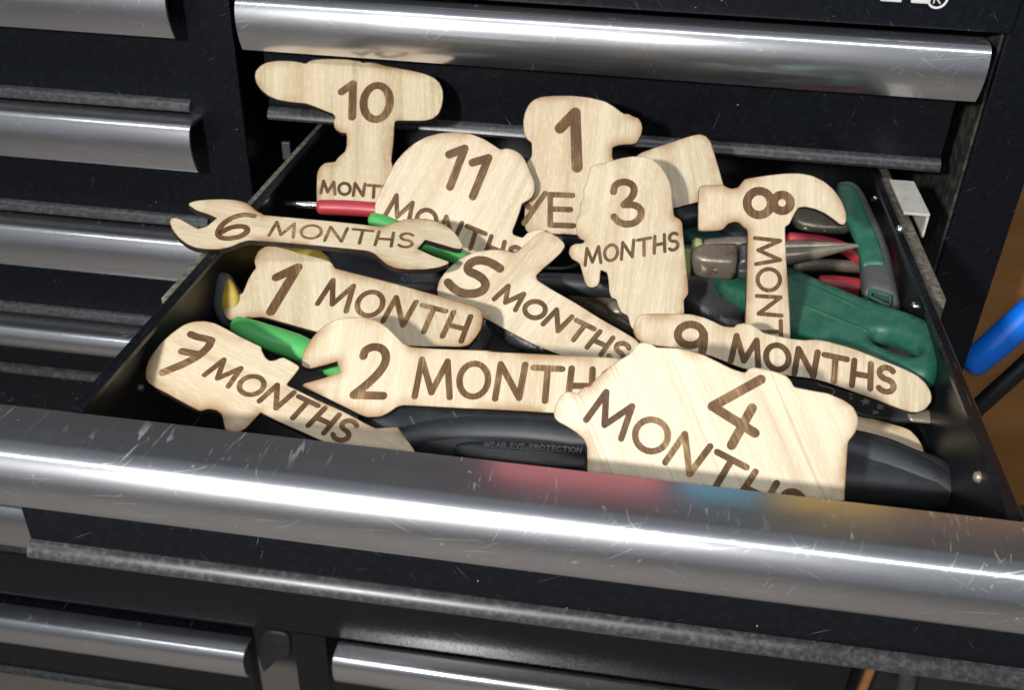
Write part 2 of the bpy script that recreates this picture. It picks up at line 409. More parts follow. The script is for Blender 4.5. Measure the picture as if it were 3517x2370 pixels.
def sweep(name, P, R, mat, parent=None, flat=1.0, up=(0, 0, 1), n=18, cap=4, smooth_it=1):
    """tube through 3-D points P with radii R (rounded ends), flattened along `up`"""
    PR = np.column_stack([np.asarray(P, float), np.asarray(R, float)])
    if smooth_it: PR = chaikin(PR, 0.25, smooth_it, closed=False)
    P, R = PR[:, :3], PR[:, 3]
    T = np.gradient(P, axis=0); T /= np.linalg.norm(T, axis=1, keepdims=True)
    rings = []
    def ring(c, t, r):
        s = np.cross(t, np.array(up, float)); s /= np.linalg.norm(s); u = np.cross(s, t)
        return [c+s*r*math.cos(a)+u*r*flat*math.sin(a) for a in np.linspace(0, 2*math.pi, n, endpoint=False)]
    for k in range(cap, 0, -1):
        a = k/(cap+0.35)*math.pi/2; rings.append(ring(P[0]-T[0]*R[0]*math.sin(a)*0.6, T[0], R[0]*math.cos(a)))
    for c, t, r in zip(P, T, R): rings.append(ring(c, t, r))
    for k in range(1, cap+1):
        a = k/(cap+0.35)*math.pi/2; rings.append(ring(P[-1]+T[-1]*R[-1]*math.sin(a)*0.6, T[-1], R[-1]*math.cos(a)))
    V = [v for r in rings for v in r]; Fc = []
    for k in range(len(rings)-1):
        for i in range(n):
            j = (i+1) % n; Fc.append((k*n+i, k*n+j, (k+1)*n+j, (k+1)*n+i))
    Fc.append(tuple(range(n))[::-1]); Fc.append(tuple((len(rings)-1)*n+i for i in range(n)))
    me = mesh_from(name, V, Fc, [mat])
    bm = bmesh.new(); bm.from_mesh(me); bmesh.ops.recalc_face_normals(bm, faces=bm.faces); bm.to_mesh(me); bm.free()
    return link(name, me, parent)
def on(plane, crop, pts, lift=0.0):
    """3-D points on a plane seen at these photo pixels"""
    out = []
    for q in px(crop, pts):
        l = plane.loc(q); out.append(plane.o+plane.ex*l[0]+plane.ey*l[1]+plane.n*lift)
    return np.array(out)
def sweep_px(name, plane, crop, pts, rad_px, mat, parent=None, flat=1.0, lift=0.0, **kw):
    P = on(plane, crop, pts, lift); s = CR[crop][2]
    R = [r*s*plane.scale(px(crop, [p])[0]) for p, r in zip(pts, rad_px)]
    return sweep(name, P, R, mat, parent, flat, tuple(plane.n), **kw)

# ------------------------------------------------------------------ stroke lettering
def arc(cx, cy, rx, ry, a0, a1, n=18):
    return [(cx+rx*math.cos(math.radians(a0+(a1-a0)*i/n)), cy+ry*math.sin(math.radians(a0+(a1-a0)*i/n))) for i in range(n+1)]
GL = {  # unit letters: width, strokes (a list of points; sharp corners are split into strokes)
 'M': (1.0, [[(0.0, 0), (0.13, 1)], [(0.13, 1), (0.47, 0.12)], [(0.47, 0.12), (0.86, 0.98)], [(0.86, 0.98), (1.0, 0)]]),
 'O': (0.82, [arc(0.41, 0.5, 0.41, 0.46, 90, 450, 26)]),
 'N': (0.78, [[(0, 0), (0.08, 0.98)], [(0.08, 0.98), (0.68, 0.04)], [(0.68, 0.04), (0.78, 1)]]),
 'T': (0.82, [[(0, 0.95), (0.82, 0.95)], [(0.41, 0.95), (0.41, 0)]]),
 'H': (0.66, [[(0, 0), (0.03, 0.98)], [(0.63, 0.98), (0.66, 0)], [(0.03, 0.46), (0.63, 0.48)]]),
 'S': (0.60, [arc(0.32, 0.74, 0.26, 0.23, 35, 270, 14)[:-1]+arc(0.30, 0.26, 0.29, 0.25, 90, -145, 14)]),
 'Y': (0.7, [[(0, 1), (0.33, 0.5)], [(0.7, 1), (0.2, 0)]]),
 'E': (0.55, [[(0, 0), (0, 1)], [(0, 1), (0.53, 1)], [(0, 0.53), (0.48, 0.53)], [(0, 0), (0.55, 0)]]),
 'A': (0.75, [[(0, 0), (0.37, 1)], [(0.37, 1), (0.75, 0)], [(0.14, 0.36), (0.61, 0.36)]]),
 'R': (0.62, [[(0, 0), (0, 1)], [(0, 1), (0.3, 1)]+arc(0.32, 0.75, 0.27, 0.25, 90, -90, 8)+[(0, 0.5)], [(0.25, 0.5), (0.62, 0)]]),
 'P': (0.6, [[(0, 0), (0, 1)], [(0, 1), (0.3, 1)]+arc(0.32, 0.74, 0.26, 0.26, 90, -90, 8)+[(0, 0.48)]]),
 'W': (1.0, [[(0, 1), (0.25, 0)], [(0.25, 0), (0.5, 0.9)], [(0.5, 0.9), (0.75, 0)], [(0.75, 0), (1, 1)]]),
 'C': (0.7, [arc(0.38, 0.5, 0.38, 0.48, 50, 310, 16)]),
 'I': (0.0, [[(0, 0), (0, 1)]]), ' ': (0.35, []),
}
def word_strokes(text, b0, b1, u0, u1, gap=0.24, upto=None):
    """strokes in photo pixels for a word whose baseline runs b0->b1 and whose letters rise by u0 (start) .. u1 (end)"""
    W = sum(GL[c][0] for c in text)+gap*(len(text)-1); x = 0; out = []
    b0, b1, u0, u1 = map(np.array, (b0, b1, u0, u1))
    for c in text:
        wd, st = GL[c]
        j = random.uniform(-0.02, 0.02)
        for s in st:
            out.append([tuple(b0+(b1-b0)*((x+px_)/W)+(u0+(u1-u0)*((x+px_)/W))*(py+j)) for px_, py in s])
        x += wd+gap
    return out
def strokes_mesh(name, plane, strokes, width, mat, parent, lift=0.00012, step=0.000012, taper=True):
    """flat round-ended strokes lying just on a plane; strokes: lists of photo pixels; width in metres"""
    V = []; Fc = []; z = lift
    for st in strokes:
        P = plane.locs(st); k = len(V)
        if len(P) > 2:
            keep = [0]+[i for i in range(1, len(P)) if np.linalg.norm(P[i]-P[i-1]) > 1e-6]; P = P[keep]
        closed = len(P) > 6 and np.linalg.norm(P[0]-P[-1]) < width*0.4
        if closed: P = P[:-1] if np.linalg.norm(P[0]-P[-1]) < 1e-5 else P
        n = len(P); h = width/2
        if closed:
            T = np.roll(P, -1, 0)-np.roll(P, 1, 0)
        else:
            T = np.gradient(P, axis=0)
        T /= np.linalg.norm(T, axis=1, keepdims=True)+1e-12; Nn = np.stack([-T[:, 1], T[:, 0]], 1)
        hw = h*(1+0.02*np.sin(np.arange(n)*1.7+len(V)))[:, None]
        Lf = P+Nn*hw; Rg = P-Nn*hw
        for a, b in zip(Lf, Rg): V += [(*a, z), (*b, z)]
        m = n if closed else n-1
        for i in range(m):
            j = (i+1) % n; Fc.append((k+2*i, k+2*i+1, k+2*j+1, k+2*j))
        if not closed:
            for end, sgn in ((0, -1), (n-1, 1)):
                c = P[end]; t = T[end]*sgn; nn = np.array([-t[1], t[0]]); kk = len(V); m2 = 8; hh = float(hw[end][0])
                V.append((*c, z))
                for q in range(m2+1):
                    a = -math.pi/2+math.pi*q/m2
                    V.append((*(c+t*hh*math.cos(a)+nn*hh*math.sin(a)), z))
                for q in range(m2): Fc.append((kk, kk+1+q, kk+2+q))
        z += step
    me = mesh_from(name, V, Fc, [mat], None, False)
    bm = bmesh.new(); bm.from_mesh(me)
    for f in bm.faces:
        f.normal_update()
        if f.normal.z < 0: f.normal_flip()
    bm.to_mesh(me); bm.free()
    return link(name, me, parent, plane.matrix())

# =================================================================== THE CHEST
W_, D_ = 0.30, 0.2699
def handle_profile(y, zt, hgt, dep=0.0205):
    """bull-nosed pull: flat ledge on top, rounded shoulder, gently curved front, small return under it"""
    s = hgt/0.0275
    pts = [(0, 0), (0.0125, 0.0002), (0.0150, -0.0002), (0.0170, -0.0012), (0.0185, -0.0030), (0.0196, -0.0056), (0.0202, -0.0088),
           (0.0203, -0.0120), (0.0199, -0.0155), (0.0191, -0.0190), (0.0179, -0.0225), (0.0163, -0.0258), (0.0152, -0.0275), (0.0140, -0.0275),
           (0.0150, -0.0250), (0.0178, -0.0180), (0.0185, -0.0100), (0.0170, -0.0040), (0.0145, -0.0018), (0, -0.0016)]
    k = dep/0.0205
    return [(y-a*k, zt+b*s) for a, b in pts]
def lip_profile(y, z, h=0.0062, d=0.0042):
    return [(y+0.002, z+h), (y-0.0002, z+h), (y-d*0.45, z+h*0.86), (y-d*0.85, z+h*0.55), (y-d, z+h*0.25), (y-d*0.8, z), (y+0.002, z)]
def drawer_front(name, label, group, hx, pxs, y, ztop, hh, zlip, base=None):
    t = empty(name, ((hx[0]+hx[1])/2, y, zlip)); tag(t, label, 'drawer', group)
    extrude_x('handle', handle_profile(y, ztop, hh), hx[0], hx[1], 'brushed_aluminium', t, 24)
    box('front_panel', (pxs[0], y+0.0002, zlip+0.004), (pxs[1], y+0.012, ztop-0.0022), 'black_enamel', t, 0.0006)
    extrude_x('bottom_lip', lip_profile(y, zlip), pxs[0], pxs[1], 'dusty_enamel', t, 8)
    return t
G_L = 'closed drawers left of the post'
drawer_front('drawer', 'closed black drawer with scratched silver pull, above the drawer level with the open drawer', G_L, (-0.42, -0.0700), (-0.42, -0.0738), 0.0, 0.0752, 0.0280, 0.0030)
drawer_front('drawer', 'closed black drawer with scratched silver pull, level with the open drawer', G_L, (-0.42, -0.0685), (-0.42, -0.0738), 0.0, 0.0008, 0.0284, -0.0688)
drawer_front('drawer', 'closed black drawer whose silver pull runs behind the open drawer rim', G_L, (-0.42, -0.0685), (-0.42, -0.0738), 0.0, -0.0716, 0.0285, -0.1430)
drawer_front('drawer', 'closed black drawer with dusty beige pull below the open drawer rim', G_L, (-0.42, -0.0685), (-0.42, -0.0738), 0.0, -0.1450, 0.0170, -0.1930)
drawer_front('drawer', 'deep closed black drawer with silver pull showing under the open drawer front', G_L, (-0.50, -0.0685), (-0.50, -0.0738), 0.0, -0.3080, 0.0400, -0.3680)
drawer_front('drawer', 'closed black drawer above the open one with long bright silver pull', 'drawers right of the post', (-0.0329, 0.3329), (-0.0281, 0.3289), -0.0014, 0.0712, 0.0268, 0.0030)
drawer_front('drawer', 'closed drawer under the bottom rail with silver pull ending at the worn catch', 'drawers under the rail', (-0.55, -0.0915), (-0.55, -0.095), 0.0, -0.4330, 0.030, -0.520)
drawer_front('drawer', 'closed drawer under the bottom rail with pale bright pull right of the lower post', 'drawers under the rail', (-0.0185, 0.3329), (-0.02, 0.3289), 0.0, -0.4225, 0.030, -0.520)

ch = empty('tool_chest', (0, 0.2, -0.6)); tag(ch, 'black enamelled steel tool chest cabinet holding all the drawers', 'tool chest')
box('post', (-0.0765, 0.0, -0.372), (-0.0445, 0.06, 0.17), 'black_enamel', ch, 0.0015)
box('post', (0.3435, 0.0, -0.372), (0.3735, 0.50, 0.17), 'black_enamel', ch, 0.0015)
box('post_inner_face', (0.3423, 0.003, -0.36), (0.3434, 0.11, 0.0737), 'dusty_post_side', ch, 0)
box('header_panel', (-0.040, -0.0055, 0.0742), (0.3440, 0.02, 0.170), 'black_enamel', ch, 0.0012)
box('bottom_rail', (-0.60, 0.0, -0.4195), (0.3640, 0.03, -0.3725), 'black_enamel', ch, 0.0012)
box('lower_panel', (-0.0440, 0.012, -0.3720), (0.3430, 0.02, -0.0790), 'black_enamel_inside', ch, 0)
box('lower_panel', (-0.60, 0.006, -0.3070), (-0.0770, 0.02, -0.1960), 'black_enamel', ch, 0.0006)
box('lower_post', (-0.0570, 0.0, -0.70), (-0.0295, 0.03, -0.4200), 'black_enamel', ch, 0.0012)
box('back_wall', (-0.60, 0.46, -0.72), (0.3735, 0.48, 0.17), 'black_enamel_inside', ch, 0)
box('inner_wall', (-0.0600, 0.061, -0.372), (-0.0520, 0.46, 0.17), 'black_enamel_inside', ch, 0)
box('top_plate', (-0.60, -0.004, 0.1705), (0.3735, 0.48, 0.176), 'black_enamel', ch, 0.001)
# worn catch beside the lower post
pl = Plane('S', (960, 2220), -0.44, 80)
pillow('catch', pl, [(905, 2155), (1002, 2172), (1000, 2250), (975, 2270), (955, 2262), (930, 2290), (905, 2310), (890, 2240)], 0.006, 0.002, 'black_rubber', ch)
# raised white badge at the top of the header panel (only its lower edge is in the picture)
bdg = empty('name_badge', (0.30, -0.006, 0.08)); tag(bdg, 'raised white letters and ringed mark on the header panel, cut by the frame edge', 'badge')
def hit_y(u, v, y): d = ray(u, v); return CAM+d*(y-CAM[1])/d[1]
for (xa, xb, yb) in ((275, 440, 17), (512, 660, 30)):
    a = hit_y(*px('C1', [(xa, yb-10)])[0], -0.0073); b = hit_y(*px('C1', [(xb, yb)])[0], -0.0073)
    box('letter', (a[0], -0.0072, min(a[2], b[2])), (b[0], -0.0050, min(a[2], b[2])+0.0050), 'white_badge', bdg, 0.0006)
c = hit_y(*px('C1', [(722, -12)])[0], -0.0066)
ringP = [(c[0]+0.0042*math.cos(a), -0.0062, c[2]+0.0042*math.sin(a)) for a in np.linspace(0, 2*math.pi, 25)]
sweep('ring', ringP, [0.0006]*25, 'white_badge', bdg, 1.0, (0, 1, 0), n=8, cap=1, smooth_it=0)
for k, (p, q) in enumerate([((-.0014, -.0022), (-.0014, .0022)), ((-.0014, .0022), (.0010, .0014)), ((.0010, .0014), (-.0012, .0001)), ((-.0006, .0001), (.0016, -.0022))]):
    sweep('mark', [(c[0]+p[0], -0.0059, c[2]+p[1]), (c[0]+q[0], -0.0059, c[2]+q[1])], [0.0004, 0.0004], 'white_badge', bdg, 1.0, (0, 1, 0), n=6, cap=1, smooth_it=0)

# -------------------------------------------------------------- the open drawer
od = empty('open_drawer', (0.15, -0.13, -0.064)); tag(od, 'black steel drawer pulled open, full of wooden plaques and tools, wide silver pull', 'drawer')
extrude_x('handle', handle_profile(-D_, -0.0008, 0.0256, 0.0265), -0.0345, 0.3345, 'brushed_aluminium', od, 30)
box('front_panel', (-0.0281, -D_+0.0002, -0.0640), (0.3289, -D_+0.0018, -0.0036), 'black_enamel', od, 0.0006)
extrude_x('bottom_lip', lip_profile(-D_, -0.0682), -0.0281, 0.3289, 'dusty_enamel', od, 8)
for x0, x1, xr in ((0.0, 0.0014, (0.0, 0.0046)), (0.2986, 0.30, (0.2954, 0.30))):
    sd = box('side_wall', (x0, -D_+0.0020, -0.0625), (x1, 0.13, -0.0026), 'black_enamel_inside', od, 0.0003)
    prof = [(xr[0], -0.0026), (xr[0], -0.0008), (xr[0]+0.0008, 0.0), (xr[1]-0.0008, 0.0), (xr[1], -0.0008), (xr[1], -0.0026)]
    V = [(x, -D_+0.0020, z) for x, z in prof]+[(x, 0.13, z) for x, z in prof]
    n = len(prof); Fc = [(i, (i+1) % n, n+(i+1) % n, n+i) for i in range(n)]+[tuple(range(n)), tuple(range(n, 2*n))[::-1]]
    me = mesh_from('rim', V, Fc, ['black_enamel'], None, False)
    bm = bmesh.new(); bm.from_mesh(me); bmesh.ops.recalc_face_normals(bm, faces=bm.faces); bm.to_mesh(me); bm.free()
    link('rim', me, sd); 
box('floor', (0.0016, -D_+0.0020, -0.0640), (0.2984, 0.13, -0.0626), 'black_enamel_inside', od, 0)
box('back_wall', (0.0016, 0.1302, -0.0620), (0.2984, 0.1316, -0.004), 'black_enamel_inside', od, 0)
def rivet(p, nrm, r=0.0022, mat='chrome_shaft'):
    nrm = np.array(nrm, float); p = np.array(p, float)
    up = (0, 0, 1); sweep('rivet', [p-nrm*0.0004, p+nrm*0.0006], [r, r*0.85], mat, od, 1.0, up, n=12, cap=3, smooth_it=0)
def on_x(u, v, x): d = ray(u, v); return CAM+d*(x-CAM[0])/d[0]
for q in ((10, 180), (200, 420), (318, 1012)):
    rivet(on_x(*px('C2', [q])[0], 0.2984), (-1, 0, 0))
rivet(on_x(*px('N2', [(1740, 1110)])[0], 0.2984), (-1, 0, 0), 0.0022, 'oily_steel')
rivet(on_x(*px('C3', [(840, 1277)])[0], 0.0016), (1, 0, 0), 0.0016, 'dark_steel')
# slides
a = hit_z(*px('C3', [(968, 745)])[0], -0.004); 
box('slide', (-0.0052, a[1], -0.016), (-0.0006, 0.10, -0.0035), 'zinc_slide', od, 0.0005)
a = hit_z(*px('C2', [(560, 960)])[0], -0.004)
box('slide', (0.3008, a[1], -0.017), (0.3082, 0.10, -0.0040), 'zinc_slide', od, 0.0008)
b0 = hit_z(*px('C2', [(330, 285)])[0], 0.002)
cs = box('cabinet_slide', (0.3030, b0[1], 0.0000), (0.3150, b0[1]+0.040, 0.0014), 'white_slide', ch, 0.0004)
box('slide_web', (0.3137, b0[1], -0.011), (0.3149, b0[1]+0.040, -0.0001), 'white_slide', ch, 0.0003)
# small bright tab inside the opening on the left
a = hit_y(*px('A', [(1872, 945)])[0], 0.03); b = hit_y(*px('A', [(1938, 1065)])[0], 0.03)
box('tab', (a[0], 0.03, b[2]), (b[0], 0.033, a[2]), 'dark_steel', ch, 0.0006)

# =================================================================== WOODEN PLAQUES
def plaque(plane, outline, label, grain, number=(), words=(), tone=None, lines=0.25, thick=0.003):
    uv = outline
    loop = resample(chaikin(chaikin(plane.locs(uv), 0.14, 1), 0.25, 1), 0.0012)
    V, Fc, d = fill([loop], [0.0004, 0.0014, 0.0030, 0.0050], 0.0048)
    n = len(V)
    top = np.column_stack([V, np.zeros(n)]); bot = np.column_stack([V, np.full(n, -thick)])
    be = boundary(Fc); faces = [tuple(f) for f in Fc]+[tuple(f[::-1]+n) for f in Fc]
    mi = [0]*(2*len(Fc))
    k = 2*n; side = []; smap = {}
    for a, b in be:
        for i in (a, b):
            if i not in smap:
                smap[i] = (k, k+1); side += [(V[i][0], V[i][1], 0), (V[i][0], V[i][1], -thick)]; k += 2
        faces.append((smap[b][0], smap[a][0], smap[a][1], smap[b][1])); mi.append(1)
    me = mesh_from('wooden_plaque', np.vstack([top, bot, np.array(side)]), faces, ['birch_plywood', 'laser_burnt_edge'], mi, False)
    at = me.attributes.new('edge', 'FLOAT', 'POINT')
    e = np.clip(1-d/0.0055, 0, 1)**1.6
    at.data.foreach_set('value', np.concatenate([e, e, np.ones(len(side))]).astype(np.float32))
    o = link('wooden_plaque', me, None, plane.matrix())
    tag(o, label, 'wooden plaque')
    o['grain'] = math.radians(grain); o['tone'] = random.uniform(0.0, 0.22) if tone is None else tone; o['lines'] = lines; o['seed'] = (random.uniform(0, 9), random.uniform(0, 9), random.uniform(0, 9))
    def sub(nm, st, wpx):
        s = strokes_mesh(nm, plane, st, wpx*plane.scale(st[0][0]), 'laser_engraving', o)
        s['grain'] = o['grain']; s['seed'] = o['seed']
    if number: sub('engraved_number', number[0], number[1])
    for st, wpx in words: sub('engraved_word', st, wpx)
    return o
def crv(crop, pts, it=2):
    """smooth stroke through pixels"""
    return [tuple(p) for p in chaikin(px(crop, pts), 0.25, it, closed=False)]
def lin(crop, *pts): return px(crop, pts)
def ell(crop, cx, cy, rx, ry, tilt=0, n=44):
    t = math.radians(tilt); out = []
    for i in range(n+1):
        a = 2*math.pi*i/n; x, y = rx*math.cos(a), ry*math.sin(a)
        out.append((cx+x*math.cos(t)-y*math.sin(t), cy+x*math.sin(t)+y*math.cos(t)))
    return px(crop, out)
def word(crop, text, b0, b1, u0, u1, wpx, gap=0.24):
    s = CR[crop][2]; q = px(crop, [b0, b1])
    return (word_strokes(text, q[0], q[1], np.array(u0)*s, np.array(u1)*s, gap), wpx*s)
def num(crop, strokes, wpx): return (strokes, wpx*CR[crop][2])
G_P = 'wooden month plaques in the drawer'

# 10 months: drill
pl10 = Plane('P', (790, 455), -0.010, 40)
plaque(pl10, px('B', [(147,215),(155,180),(180,150),(225,125),(290,113),(360,112),(430,118),(480,130),(495,130),(515,113),(560,103),(650,100),(760,103),(850,115),(880,127),(900,122),(960,127),(1020,145),(1100,160),(1200,178),(1290,200),(1350,225),(1390,260),(1412,310),(1415,360),(1405,420),(1385,470),(1345,503),(1290,517),(1200,517),(1092,515),(1085,560),(1083,620),(1078,680),(1070,740),(1065,790),(1075,820),(1078,870),(1095,930),(1110,1000),(1110,1120),(1080,1140),(600,1140),(570,1110),(563,1040),(563,960),(567,870),(585,830),(620,800),(690,795),(700,775),(730,745),(755,725),(765,690),(768,620),(760,600),(730,600),(695,580),(680,555),(680,520),(690,492),(675,470),(620,450),(560,425),(490,400),(470,398),(380,390),(300,375),(240,350),(190,310),(158,265)]),
  'drill-shaped birch plaque engraved 10, standing against the upper drawer above a red handle', 80,
  num('B', [lin('B', (732,322),(808,268)), lin('B', (808,268),(803,492)), ell('B', 968, 394, 88, 115, 8)], 54),
  [word('B', 'MONTHS', (592,1004), (1150,1050), (6,-82), (4,-84), 22)])
# 11 months: tape measure
pl11 = Plane('P', (1060, 570), -0.020, 60)
plaque(pl11, px('B', [(955,1110),(958,1080),(975,1035),(1010,960),(1050,880),(1090,800),(1150,730),(1220,670),(1300,625),(1400,600),(1500,594),(1600,605),(1690,640),(1760,685),(1800,712),(1840,703),(1890,712),(1935,740),(1965,780),(2000,860),(2030,930),(2032,985),(2015,1030),(1985,1055),(1945,1075),(1930,1130),(1905,1200),(1880,1260),(1885,1285),(1950,1308),(1985,1270),(2040,1252),(2090,1252),(2120,1280),(2110,1370),(2060,1440),(1800,1450),(1500,1440),(1250,1340),(1000,1240),(955,1160)]),
  'round tape-measure-shaped birch plaque engraved 11, its word partly under the wrench plaque', 112,
  num('B', [lin('B', (1455,745),(1560,705)), lin('B', (1560,705),(1462,962)), lin('B', (1612,800),(1720,768)), lin('B', (1720,768),(1615,1028))], 54),
  [word('B', 'MONTHS', (1028,1150), (1925,1515), (55,-140), (35,-130), 30)])
# 1 year: driver
pl1y = Plane('P', (1250, 530), -0.012, 52)
plaque(pl1y, px('C', [(190,330),(200,270),(225,215),(260,180),(310,160),(400,152),(520,152),(640,165),(740,190),(800,225),(845,260),(870,275),(900,275),(930,293),(965,303),(985,335),(992,370),(985,410),(970,440),(955,470),(920,480),(880,480),(830,485),(790,500),(787,560),(800,590),(830,640),(830,900),(830,1080),(700,1095),(545,1090),(400,1084),(220,1075),(200,1040),(198,800),(205,700),(215,600),(250,560),(248,470),(215,445),(195,400)]),
  'birch plaque of a stubby driver engraved with a lone tall 1 over YE', 88,
  num('C', [lin('C', (438,372),(540,268)), lin('C', (540,268),(553,635))], 74),
  [word('C', 'YEAR', (140,1012), (983,1042), (0,-205), (0,-205), 38, 0.12)])
# blank corner
plb = Plane('P', (1530, 470), -0.002, 52)
plaque(plb, px('C', [(940,552),(1100,495),(1250,445),(1330,420),(1380,412),(1420,425),(1450,460),(1470,520),(1500,620),(1535,745),(1545,800),(1500,832),(1360,870),(1215,908),(1100,930),(1000,760)]),
  'blank birch plaque corner behind the plaque engraved 3 and the hammer head', 75)
# 3 months
pl3 = Plane('P', (1440, 740), -0.034, 52)
plaque(pl3, px('C', [(640,640),(660,622),(750,600),(850,572),(930,560),(1000,563),(1060,580),(1110,620),(1150,680),(1175,730),(1190,790),(1195,880),(1205,965),(1245,985),(1260,1010),(1265,1070),(1275,1180),(1285,1280),(1295,1380),(1300,1450),(1300,1490),(1270,1530)])
  + px('F', [(1522,320),(1520,400),(1300,430),(1205,415),(1190,390),(1175,330),(1135,310),(1115,270),(1105,230)])
  + px('C', [(785,1515),(770,1480),(765,1400),(755,1345),(710,1325),(705,1400),(690,1435),(655,1447),(625,1440),(605,1410),(590,1350),(570,1280),(515,1250),(497,1215),(505,1170),(540,1150),(590,1148),(605,1130),(570,1115),(550,1085),(545,1030),(550,980),(575,930),(572,880),(600,840),(595,780),(620,740),(630,690)]),
  'tall birch plaque engraved 3 MONTHS in full, with a small peg on its side', 92,
  num('C', [crv('C', [(798,800),(805,760),(840,735),(890,733),(935,760),(938,810),(905,855),(870,885)]), crv('C', [(868,888),(935,885),(983,915),(985,965),(945,1010),(880,1022),(825,1000),(800,968)])], 48),
  [word('C', 'MONTHS', (606,1296), (1232,1188), (0,-112), (0,-118), 22)])
# 8 months: hammer
pl8 = Plane('P', (1750, 770), -0.018, 52)
plaque(pl8, px('D', [(170,500),(172,260),(180,243),(200,237),(320,232),(335,245),(370,258),(410,250),(430,222),(450,200),(500,190),(600,175),(700,165),(780,165),(850,178),(920,210),(980,260),(1030,330),(1055,400),(1058,450),(1045,472),(1020,472),(980,440),(930,405),(870,378),(810,365),(770,370),(750,400),(730,440),(715,470),(690,485),(692,560),(698,700),(708,850),(718,1000),(722,1150),(724,1190),(452,1170),(452,1060),(460,850),(465,650),(468,505),(440,485),(415,460),(390,455),(350,465),(320,500),(290,508),(210,512),(180,508)]),
  'claw-hammer-shaped birch plaque engraved with a sideways 8, over long-nose pliers', 86,
  num('D', [ell('D', 535, 343, 72, 72), ell('D', 672, 342, 50, 48)], 53),
  [word('D', 'MONTHS', (508,553), (545,1440), (150,-4), (135,-4), 25, 0.2)])
# 6 months: open-end wrench
pl6 = Plane('P', (700, 500), 0.006, 22, -0.16)
plaque(pl6, px('A', [(1255,1365),(1262,1350),(1300,1337),(1380,1328),(1480,1325),(1580,1332),(1640,1350),(1675,1375),(1710,1405),(1760,1430)])
  + px('E', [(870,65),(1000,78),(1200,95),(1400,115),(1530,130),(1600,132),(1650,115),(1720,92),(1800,85),(1880,92),(1950,115),(2010,155),(2050,205),(2075,250),(2065,270),(2030,268),(1950,245),(1848,215),(1848,215),(1800,268),(1800,268),(1900,315),(1990,345),(1985,360),(1930,380),(1850,392),(1750,393),(1670,385),(1620,365),(1580,330),(1540,295),(1500,280),(1400,270),(1200,250),(1000,232),(850,222),(790,218),(740,232),(690,255),(620,272),(540,272),(470,262),(420,240),(370,200),(335,155),(318,110),(325,88),(350,82),(390,95),(440,125),(490,150),(540,135),(540,135),(600,85),(600,85),(550,62),(480,40)]),
  'double open-end wrench birch plaque engraved 6 MONTHS, resting over the drawer rim', -6,
  num('E', [crv('E', [(822,72),(770,62),(700,78),(640,115),(605,165),(612,200),(665,210),(740,198),(785,168),(780,140),(730,132),(670,145),(625,172)])], 37),
  [word('E', 'MONTHS', (912,190), (1765,265), (30,-84), (18,-84), 20)])
# 1 month
pl1 = Plane('P', (800, 680), -0.018, 27)
plaque(pl1, px('E', [(825,350),(830,320),(850,280),(890,255),(940,252),(1000,265),(1100,295),(1200,320),(1270,340),(1295,360),(1305,385),(1400,410),(1600,460),(1800,515),(2000,570),(2150,615),(2185,640),(2193,690),(2180,750),(2150,800),(2110,845),(2060,858),(1950,855),(1850,855),(1500,835),(1200,768),(1000,712),(870,675),(760,690),(680,697),(655,680),(640,650),(645,625),(665,590),(690,560),(730,545),(755,535),(770,500),(790,450),(820,400),(835,385)]),
  'birch plaque engraved 1 MONTH with stepped upper edge, behind a bright green handle', 70,
  num('E', [lin('E', (958,440),(1085,380)), lin('E', (1085,380),(925,645))], 58),
  [word('E', 'MONTH', (1203,600), (2062,826), (70,-148), (62,-150), 33)])
# 5 months
pl5 = Plane('P', (1000, 650), -0.022, 50)
plaque(pl5, px('C', [(140,1215),(280,1085),(330,1065),(380,1080),(430,1110),(465,1145),(470,1170),(440,1215),(380,1270),(320,1320),(280,1362)])
  + px('F', [(612,90),(618,112),(700,165),(850,250),(1000,345),(1150,430),(1230,480),(1290,560),(1240,640),(1100,690),(745,567),(600,510),(450,430),(330,362),(280,340),(180,290)])
  + px('E', [(1960,600),(1925,560),(1917,520),(1930,460),(1980,390),(2050,330),(2150,285),(2265,272)]) + px('C', [(70,1195)]),
  'birch plaque engraved 5 MONTHS, round head with a handle and short arm', 125,
  num('P', [crv('P', [(1136,610),(1118,598),(1098,591),(1078,592),(1062,604),(1064,617),(1085,624),(1104,640),(1102,658),(1080,668),(1050,667),(1030,655),(1018,642)])], 20),
  [word('F', 'MONTHS', (352,228), (1120,625), (70,-88), (80,-105), 31)])
# 7 months
pl7 = Plane('P', (400, 850), -0.015, 27, -0.2)
plaque(pl7, px('E', [(175,1000),(190,940),(230,880),(270,830),(330,775),(400,725),(460,705),(530,702),(590,715),(660,750),(740,795),(820,835),(865,855),(870,880),(890,920),(915,940),(950,937),(975,925),(1000,920),(1050,945),(1090,970),(1095,985),(1060,1030),(1015,1085),(1060,1105),(1200,1175),(1350,1240),(1480,1310),(1550,1345),(1620,1340),(1680,1335),(1700,1360),(1780,1470),(1800,1520),(1500,1500),(1250,1430),(1120,1370),(960,1300),(862,1250),(862,1250),(770,1350),(700,1380),(650,1350),(640,1300),(630,1262),(600,1237),(550,1227),(500,1243),(420,1200),(320,1145),(225,1095),(190,1070),(175,1040)]),
  'birch plaque engraved 7 MONTHS with notched edges, against the drawer front', 12,
  num('E', [crv('E', [(445,782),(480,798),(530,806),(568,818)]), crv('E', [(568,818),(545,868),(450,940),(278,1010)]), lin('E', (392,884),(492,902))], 48),
  [word('E', 'MONTHS', (528,1024), (1360,1432), (98,-100), (98,-112), 33)])
